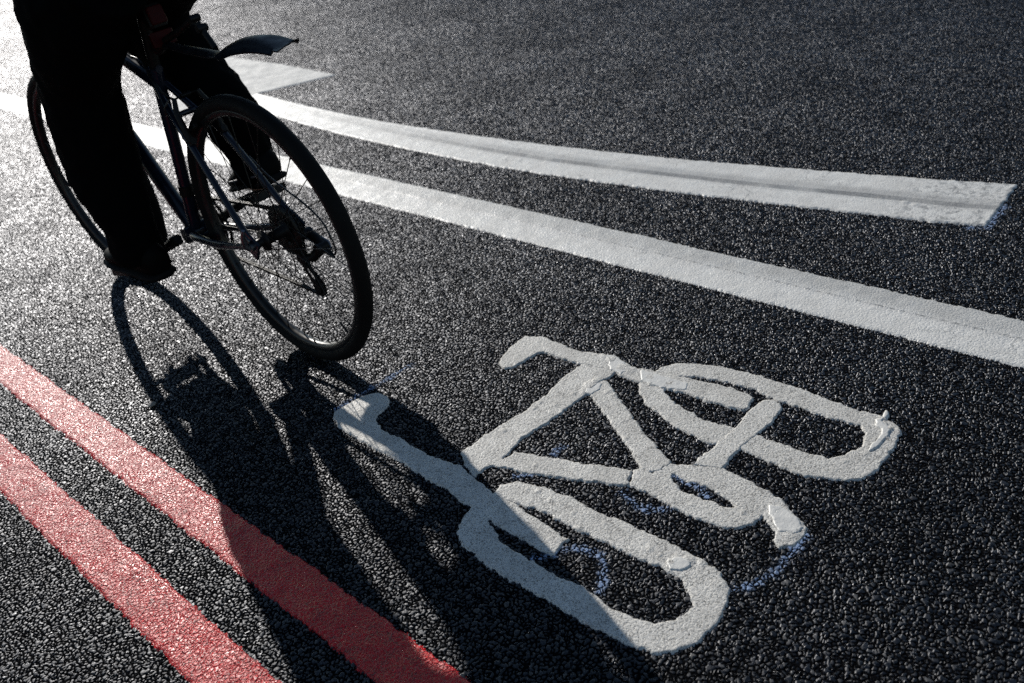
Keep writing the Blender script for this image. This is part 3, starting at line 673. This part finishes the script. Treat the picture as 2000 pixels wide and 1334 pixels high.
cog(cr, BB, CL, .0865, 42, .0032); cog(cr, BB, CL - .008, .068, 32, .003)
for i in range(5):
    a = i * 2 * PI / 5 + .3; cr.tube([BB + Vector((CL + .004, 0, 0)), BB + Vector((CL, .07 * math.cos(a), .07 * math.sin(a)))], [.012, .007], 8)
cr.tube([BB + Vector((.03, 0, 0)), BB + Vector((.075, 0, 0))], .014, 16)
cr.lathe(BB, (1, 0, 0), [(CL + .006, .083), (CL + .0085, .093), (CL + .0105, .093), (CL + .009, .083)], 48)   # chain guard ring
part(cr, 'chainring', M_DARK)
CA = math.atan2(-.075, .158); CR = .175
PL = BB + Vector((0, CR * math.cos(CA), CR * math.sin(CA))); PR = BB - Vector((0, CR * math.cos(CA), CR * math.sin(CA)))
for s, pp in ((-1, PL), (1, PR)):
    x0, x1 = s * .064, s * .080
    d = Vector((0, pp.y - BB.y, pp.z - BB.z)).normalized()
    c_ = MB().tube([Vector((x0, BB.y, BB.z)) - d * .016, Vector((x0, BB.y, BB.z)), Vector((x0 + s * .006, 0, 0)) + Vector((0, BB.y, BB.z)) + d * .07, Vector((x1, pp.y, pp.z)), Vector((x1, pp.y, pp.z)) + d * .014], [.014, .0165, .0125, .0125, .010], 14, flat=(.75, 1.))
    c_.tube([Vector((x0 - s * .012, BB.y, BB.z)), Vector((x0 + s * .013, BB.y, BB.z))], .0155, 16)
    part(c_, 'crank_arm', M_DARK)
    pc = Vector((s * .142, pp.y, pp.z)); tl = Matrix.Rotation(-.22 if s < 0 else -.25, 3, 'X')
    pd = MB()
    for dy in (-.052, .052): pd.box(pc + tl @ Vector((0, dy, 0)), (.098, .012, .022), tl)
    for dx in (-.043, .043): pd.box(pc + tl @ Vector((dx, 0, 0)), (.012, .094, .018), tl)
    pd.tube([Vector((x1 - s * .01, pp.y, pp.z)), pc + Vector((s * .045, 0, 0))], [.008, .011], 12)
    pd.box(pc - Vector((0, 0, 0)), (.088, .022, .018), tl)
    PD = part(pd, 'pedal', M_DARK)

# derailleur
dr = MB()
H0 = Vector((.070, -.010, RW - .028)); PU = Vector((.047, -.005, .262)); PD_ = Vector((.047, -.043, .190))
dr.tube([Vector((.068, 0, RW)), H0], [.010, .009], 10)
dr.tube([H0 - Vector((.008, 0, 0)), H0 + Vector((.018, 0, 0))], .013, 16)
BD = Vector((.080, -.058, .288))
dr.tube([H0 + Vector((.008, 0, 0)), H0.lerp(BD, .5) + Vector((.010, 0, 0)), BD], [.014, .013, .013], 12)
dr.tube([BD, Vector((.062, -.030, .262)), PU], [.014, .013, .010], 12)
dr.tube([BD + Vector((-.02, 0, 0)), BD + Vector((.012, 0, 0))], .014, 14)
dr.tube([BD, BD + Vector((.002, -.022, -.012)), BD + Vector((.002, -.036, -.022))], [.010, .007, .004], 10)
for dx in (-.0065, .0065):
    dr.tube([PU + Vector((dx, 0, 0)), PU.lerp(PD_, .5) + Vector((dx, .006, 0)), PD_ + Vector((dx, 0, 0))], [.013, .008, .014], 10, flat=(.12, 1.))
DER = part(dr, 'derailleur', M_DARK)
part(MB().tube([BD + Vector((.012, .020, .018)), BD + Vector((.016, .004, .002)), BD + Vector((.014, -.010, -.010))], [.006, .014, .009], 12, flat=(.5, 1.)).tube([H0 + Vector((.019, 0, 0)), H0 + Vector((.022, 0, 0))], .008, 12), 'derailleur_link', M_ALLOY, DER)
for p_ in (PU, PD_):
    q = MB(); cog(q, p_, p_.x, .0225, 11, .005); q.tube([p_ - Vector((.008, 0, 0)), p_ + Vector((.008, 0, 0))], .016, 14)
    part(q, 'jockey_wheel', M_DARK, DER)
cab = smooth_path([(.074, .150, .500), (.080, .095, .452), (.085, .0346, .420), (.085, -.026, .396), (.085, -.0767, .3645), (.085, -.098, .329), (.085, -.106, .293), (.084, -.0985, .275), (.082, -.080, .266)], 6)
part(MB().tube(cab, .0026, 8), 'derailleur_cable', M_CABLE, DER)

# chain: upper run, round the cog, lower run through the jockey wheels
def arc(c, r, a0, a1, n): return [Vector((0, c[1] + r * math.cos(a0 + (a1 - a0) * i / n), c[2] + r * math.sin(a0 + (a1 - a0) * i / n))) for i in range(n + 1)]
RC, RK = .0845, .043
ch = []
ch += arc(BB, RC, -1.75, 1.62, 26)
ch += [Vector((0, .30, .368)), Vector((0, .15, .379))]
ch += arc(C0, RK, 1.62, 3.9, 14)
ch += arc(PU, .0225, 2.6 + .6, 2.6 - 3.0, 10)[2:8]
ch += arc(PD_, .0225, 2.2, 4.9, 10)
pts = [ch[0]]
L = 0; ch.append(ch[0]); link = []; step = .00635; acc = 0.
for a, b in zip(ch[:-1], ch[1:]):
    d = (b - a).length; t = step - acc
    while t <= d: link.append(a.lerp(b, t / d)); t += step
    acc = (acc + d) % step
cm = MB()
for i, p_ in enumerate(link):
    q = link[(i + 1) % len(link)]; d = (q - p_)
    if d.length < 1e-5 or d.length > .02: continue
    x = CL if p_.y > .25 else CL + .001
    rot = Vector((0, 1, 0)).rotation_difference(d.normalized()).to_matrix()
    o_ = .0036 if (i // 2) % 2 else .0024
    for s in (-1, 1): cm.box((p_ + q) / 2 + Vector((x + s * o_, 0, 0)), (.0012, d.length * 1.15, .0082 if i % 2 else .0068), rot, bev=.0)
    if i % 2: cm.tube([p_ + Vector((x - .0045, 0, 0)), p_ + Vector((x + .0045, 0, 0))], .0034, 6)
part(cm, 'chain', M_STEEL)
fd = MB()
FDP = BB + Vector((CL, .0, .098))
for dx in (-.008, .008): fd.box(FDP + Vector((dx, -.01, -.002)), (.0016, .075, .024), Matrix.Rotation(.2, 3, 'X'), bev=.05)
fd.box(FDP + Vector((0, -.045, .002)), (.018, .006, .016)); fd.tube([BB + sd * .135 + Vector((.0, 0, 0)), FDP + Vector((-.006, -.01, .02))], [.012, .008], 10); fd.tube([BB + sd * .12, BB + sd * .15], .0195, 18)
part(fd, 'front_derailleur', M_DARK)

# cables
cb = MB()
t0 = HTOP + Vector((0, -.05, -.018)); t1 = SCL + (HTOP - SCL) * .12
o_ = Vector((-.006, -.006, .0215))
cb.tube([t0 + o_, t1 + o_ + Vector((0, 0, .003))], .0012, 6)
cb.tube([t1.lerp(t0, .16) + o_, t1.lerp(t0, .10) + o_], .0036, 8)
cb.tube(smooth_path([t1.lerp(t0, .12) + o_ + Vector((0, 0, .001)), t1 + o_ + Vector((0, -.005, .004)), SCL + Vector((-.022, -.015, .0)), SCL + Vector((-.038, -.06, -.045)), Vector((-.050, .245, .640)), Vector((-.052, .232, .662)), Vector((-.040, .225, .678))], 5), .0025, 8)
cb.tube(smooth_path([t0 + o_, HTOP + Vector((-.05, .03, .02)), ST1 + Vector((-.12, .06, -.02)), ST1 + Vector((-.15, .0, -.006))], 6), .0025, 8)
cb.tube([Vector((.0, .47, .255)), Vector((0, .80, .662))], .0011, 6)
part(cb, 'brake_cable', M_CABLE)

# clip-on mudguard: an arched blade reaching back over the rear tyre
mg = MB(); vs = []; fs = []
path = smooth_path([(.228, .800, .012, .004), (.15, .792, .016, .006), (.06, .788, .020, .006), (-.02, .787, .022, .004), (-.08, .800, .034, .011), (-.15, .816, .040, .013), (-.22, .824, .040, .010), (-.27, .824, .039, .004), (-.305, .8205, .038, .001)], 4)
nseg = 12; n = len(path)
for lay in (0, -.0028):
    for (y, z, hw, arch) in path:
        for q in range(nseg + 1):
            t = q / nseg * 2 - 1
            yy = y + (.020 if y < -.26 else 0) * t * (1 if y < -.30 else .4)
            vs.append((hw * t, yy, z + arch * (1 - t * t) - .010 * (abs(t) ** 6) * (hw > .03) * (y > -.295) + lay))
m_ = nseg + 1
for lay in (0, 1):
    o_ = lay * n * m_
    for i in range(n - 1):
        for q in range(nseg):
            fq = (o_ + i * m_ + q, o_ + i * m_ + q + 1, o_ + (i + 1) * m_ + q + 1, o_ + (i + 1) * m_ + q)
            fs.append(fq if lay else fq[::-1])
o_ = n * m_
for i in range(n - 1):
    for q in (0, nseg): fs.append((i * m_ + q, (i + 1) * m_ + q, o_ + (i + 1) * m_ + q, o_ + i * m_ + q))
for q in range(nseg):
    for i in (0, n - 1): fs.append((i * m_ + q, i * m_ + q + 1, o_ + i * m_ + q + 1, o_ + i * m_ + q))
mg.add(vs, fs)
MG = part(mg, 'mudguard', M_PLAST)
kb = MB()
kb.tube([(0, .265, .79), (0, .225, .80)], [.02, .014], 14)
kb.tube([(0, .23, .803), (0, .12, .835), (0, .045, .862)], [.008, .008, .007], 10)
for y, z in ((.040, .862), (.020, .842)):
    kb.tube([(-.012, y, z), (.012, y, z)], .0085, 14)
kb.tube([(0, .03, .852), (0, -.01, .80)], .007, 10)
part(kb, 'mounting_knob', M_DARK, MG)

# rear lamp on the seatpost
tl = MB().box((0, .232, .862), (.046, .03, .052), Matrix.Rotation(-.25, 3, 'X'), bev=.2).tube([(0, .27, .86), (0, .235, .862)], [.018, .012], 12)
TLM = part(tl, 'rear_lamp', M_DARK)
part(MB().box((0, .2155, .866), (.040, .010, .040), Matrix.Rotation(-.25, 3, 'X'), bev=.25), 'lamp_lens', M_LENS, TLM)
part(MB().box((0, .2255, .812), (.058, .012, .034), Matrix.Rotation(-.25, 3, 'X'), bev=.15), 'rear_reflector', M_LENS)


# ------------------------------------------------------------------ the rider
M_SKIN = plain('skin', (.42, .25, .18), .5)
M_TROU = plain('black_trouser_cloth', (.0022, .0022, .0024), .95, spec=.03, bump=.0006, bscale=900)
M_JACK = plain('black_jacket_cloth', (.010, .010, .012), .85, spec=.15, bump=.0006, bscale=700)
M_SHOE = plain('black_shoe_leather', (.0022, .0022, .0023), .6, spec=.05)
M_SOLE = plain('dark_shoe_sole', (.005, .005, .005), .75, spec=.12)
M_TRIM = plain('grey_reflective_piping', (.05, .05, .06), .5)
M_HAIR = plain('dark_hair', (.02, .014, .01), .6)
def fused(o, vox, sm=4, wr=0., scale=.07):
    r = o.modifiers.new('fuse', 'REMESH'); r.mode = 'VOXEL'; r.voxel_size = vox; r.use_smooth_shade = True
    s = o.modifiers.new('soften', 'SMOOTH'); s.iterations = sm; s.factor = .5
    if wr:
        tx = bpy.data.textures.new('folds', 'CLOUDS'); tx.noise_scale = scale; tx.noise_depth = 2
        d = o.modifiers.new('folds', 'DISPLACE'); d.texture = tx; d.strength = wr; d.mid_level = .5; d.texture_coords = 'LOCAL'
    return o

def limb(mb, pts, sub=5, seg=18, flat=None):
    P = smooth_path(pts, sub)
    return mb.tube([tuple(p[:3]) for p in P], [float(p[3]) for p in P], seg, flat=flat)

SH = {s: Vector((s * .185, .58, 1.42)) for s in (-1, 1)}
GR = {s: steer(ST1 + Vector((s * .245, -.042, .011))) for s in (-1, 1)}
b = MB()
limb(b, [(0, .17, .97, .11), (0, .22, 1.06, .135), (0, .33, 1.18, .125), (0, .46, 1.32, .14), (0, .55, 1.42, .115), (0, .60, 1.48, .062), (0, .645, 1.54, .056), (0, .67, 1.58, .06)], 4, 24, flat=(1.15, .85))
# head: skull, jaw, nose, ears
b.ball((0, .700, 1.665), (.074, .094, .108), 24, 16); b.ball((0, .745, 1.60), (.052, .056, .058), 20, 12); b.ball((0, .795, 1.575), (.024, .020, .02))
b.tube([(0, .785, 1.675), (0, .805, 1.648), (0, .812, 1.633), (0, .792, 1.624)], [.009, .012, .014, .010], 10)
for s in (-1, 1):
    b.ball((s * .076, .690, 1.652), (.010, .022, .033)); b.ball((s * .031, .778, 1.672), (.012, .009, .008)); b.ball((s * .03, .783, 1.692), (.02, .008, .006))
    b.ball((s * .012, .797, 1.606), (.018, .008, .006))
    el = Vector((s * .285, .66, 1.19)); g = GR[s]; wr = g + Vector((s * .005, -.065, .040))
    limb(b, [(s * .10, .55, 1.42, .06), (*SH[s], .062), (*(SH[s].lerp(el, .5)), .047), (*el, .040), (*(el.lerp(wr, .35)), .040), (*wr, .027)], 4, 16)
    # hand: palm over the grip, four fingers curled under it, thumb on the inner side
    b.tube([wr, wr.lerp(g + Vector((0, -.02, .024)), .55), g + Vector((0, .006, .026))], [.026, .030, .026], 14, flat=(1.35, .62))
    for q, (dx, ln) in enumerate(((-.030, .95), (-.010, 1.05), (.010, 1.), (.029, .82))):
        k0 = g + Vector((-s * dx, .012, .026)); r_ = .0085 if q < 3 else .0075
        limb(b, [(*(k0 + Vector((0, -.02, .002))), r_), (*k0, r_), (*(g + Vector((-s * dx, .028 * ln, .010))), r_), (*(g + Vector((-s * dx, .024 * ln, -.014))), r_ * .93), (*(g + Vector((-s * dx, .004, -.025 * ln))), r_ * .82)], 3, 10)
    limb(b, [(*(wr.lerp(g, .5) + Vector((-s * .024, .0, .008))), .0115), (*(g + Vector((-s * .046, -.012, .012))), .010), (*(g + Vector((-s * .050, .010, -.010))), .009), (*(g + Vector((-s * .040, .012, -.022))), .0075)], 3, 10)

LEG_L = [(-.095, .20, 1.00, .118), (-.115, .27, .965, .122), (-.13, .320, .925, .121), (-.13, .392, .840, .113), (-.13, .485, .740, .096), (-.13, .528, .620, .098), (-.132, .542, .530, .098), (-.138, .536, .455, .091), (-.143, .522, .390, .077), (-.145, .512, .335, .068), (-.145, .513, .285, .069), (-.144, .518, .250, .070)]
LEG_R = [(.095, .20, 1.00, .118), (.115, .33, .965, .112), (.125, .45, .895, .100), (.130, .565, .825, .084), (.131, .590, .795, .080), (.131, .535, .770, .090), (.131, .448, .732, .082), (.131, .365, .658, .078), (.131, .296, .588, .074), (.131, .266, .530, .067), (.131, .250, .480, .060), (.131, .256, .432, .056), (.131, .268, .402, .050)]
for L_, ank in ((LEG_L, (-.143, .49, .26)), (LEG_R, (.131, .235, .425))):
    limb(b, [(x, y, z, r * .66) for x, y, z, r in L_[:-1]] + [(*L_[-1][:3], .038), (*ank, .036)], 3, 16)
body = b.build('person', M_SKIN)
# place the origin under the rider
off = Vector((0, .4, 0)); body.data.transform(Matrix.Translation(-off)); body.location = off
fused(body, .006, 3)
tag(body, 'cyclist in black trousers and black shoes riding away, legs on the pedals', 'person')
def wear(mb, name, mat, parent=body):
    o = mb.build(name, mat, parent)
    if parent is body: o.location = -off
    return o
t = MB()
limb(t, LEG_L, 5, 28); limb(t, LEG_R, 5, 28)
limb(t, [(0, .16, .96, .125), (0, .19, 1.02, .145), (0, .235, 1.09, .142)], 4, 24, flat=(1.2, .85))
fused(wear(t, 'trousers', M_TROU), .009, 3, .020, .055)
j = MB()
limb(j, [(0, .20, 1.03, .155), (0, .25, 1.09, .158), (0, .33, 1.18, .152), (0, .46, 1.32, .165), (0, .55, 1.42, .135), (0, .60, 1.475, .075)], 4, 24, flat=(1.15, .88))
for s in (-1, 1):
    el = Vector((s * .285, .66, 1.19)); wr = GR[s] + Vector((s * .005, -.065, .040))
    limb(j, [(s * .08, .54, 1.40, .085), (*SH[s], .080), (*(SH[s].lerp(el, .5)), .064), (*el, .057), (*(el.lerp(wr, .5)), .050), (*(el.lerp(wr, .93)), .040)], 4, 16)
fused(wear(j, 'jacket', M_JACK), .010, 3, .016, .07)
h = MB().ball((0, .685, 1.688), (.080, .098, .100), 24, 16).ball((0, .655, 1.64), (.074, .075, .09), 20, 12)
fused(wear(h, 'hair', M_HAIR), .008, 2, .006, .02)

def shoe(heel, toe, side, sole_t=.020):
    """shoe along heel -> toe (points on the bottom of the sole)"""
    heel, toe = Vector(heel), Vector(toe); d = (toe - heel); ln = d.length; d.normalize()
    x = Vector((1, 0, 0)); up = x.cross(d).normalized()
    if up.z < 0: up = -up
    W = lambda t: .034 + .012 * math.sin(min(max((t - .35) / .5, 0), 1) * PI)
    secs = [(0.0, .018, .020, .062), (.03, .030, .014, .085), (.10, .036, .010, .105), (.22, .037, .010, .118), (.34, .037, .010, .108), (.46, .040, .010, .082), (.60, .046, .010, .066), (.75, .049, .010, .056), (.88, .043, .011, .046), (.96, .028, .013, .036), (1.0, .012, .017, .026)]
    def loft(secs, mb):
        vs = []; fs = []; S_ = 20
        for (t, hw, z0, z1) in secs:
            c = heel + d * (ln * t)
            for k in range(S_):
                a = 2 * PI * k / S_; ca, sa_ = math.cos(a), math.sin(a)
                e = math.copysign(abs(ca) ** .7, ca); g = math.copysign(abs(sa_) ** (.55 if sa_ < 0 else .9), sa_)
                nar = 1 - .28 * max(g, 0) * (1 if z1 > .07 else .6)
                vs.append(c + x * (e * hw * 1.15 * nar + side * .006 * math.sin(t * PI)) + up * ((z0 + z1) / 2 + g * (z1 - z0) / 2))
        for i in range(len(secs) - 1):
            for k in range(S_):
                l = (k + 1) % S_; fs.append((i * S_ + k, i * S_ + l, i * S_ + S_ + l, i * S_ + S_ + k))
        fs += [tuple(range(S_))[::-1], tuple(range(len(vs) - S_, len(vs)))]
        return mb.add(vs, fs)
    o = wear(loft(secs, MB()), 'shoe', M_SHOE)
    sub = o.modifiers.new('round', 'SUBSURF'); sub.levels = 1; sub.render_levels = 1
    so_ = wear(loft([(t, hw + .0035, 0, sole_t) for t, hw, _, _ in secs], MB()), 'sole', M_SOLE, o)
    pp = MB()
    pts = [heel + d * (ln * t) + x * (-side * (hw * 1.15 + .0025)) + up * .032 for t, hw in ((.06, .030), (.2, .036), (.4, .038), (.55, .043), (.68, .047))]
    pp.tube([tuple(q) for q in smooth_path([tuple(q) for q in pts], 4)], .0032, 8)
    wear(pp, 'piping', M_TRIM, o)
    lc = MB()
    for t in (.44, .50, .56, .62):
        c = heel + d * (ln * t); zt = .094 - (t - .44) * .16
        lc.tube([c + x * -.024 + up * (zt - .012), c + up * (zt + .001), c + x * .024 + up * (zt - .012)], .0028, 8)
    wear(lc, 'laces', M_SOLE, o)
    return o
shoe((-.132, .435, .190), (-.150, .690, .220), -1)
shoe((.135, .165, .405), (.150, .405, .345), 1)

# ------------------------------------------------------------------ loose stone beside the front wheel's shadow
pb = MB().ball((0, 0, .003), (.0105, .008, .005), 14, 8)
for i, p_ in enumerate(pb.v): pb.v[i] = tuple(Vector(p_) * (1 + .18 * math.sin(p_[0] * 400 + 1) * math.cos(p_[1] * 500)))
M_PEB = plain('pale_stone', (.20, .19, .175), .8, bump=.0006, bscale=300)
o = pb.build('pebble', M_PEB); o.location = (-.374, .202, .001); tag(o, 'small pale flat stone lying on the asphalt beside the front wheel shadow', 'stone')
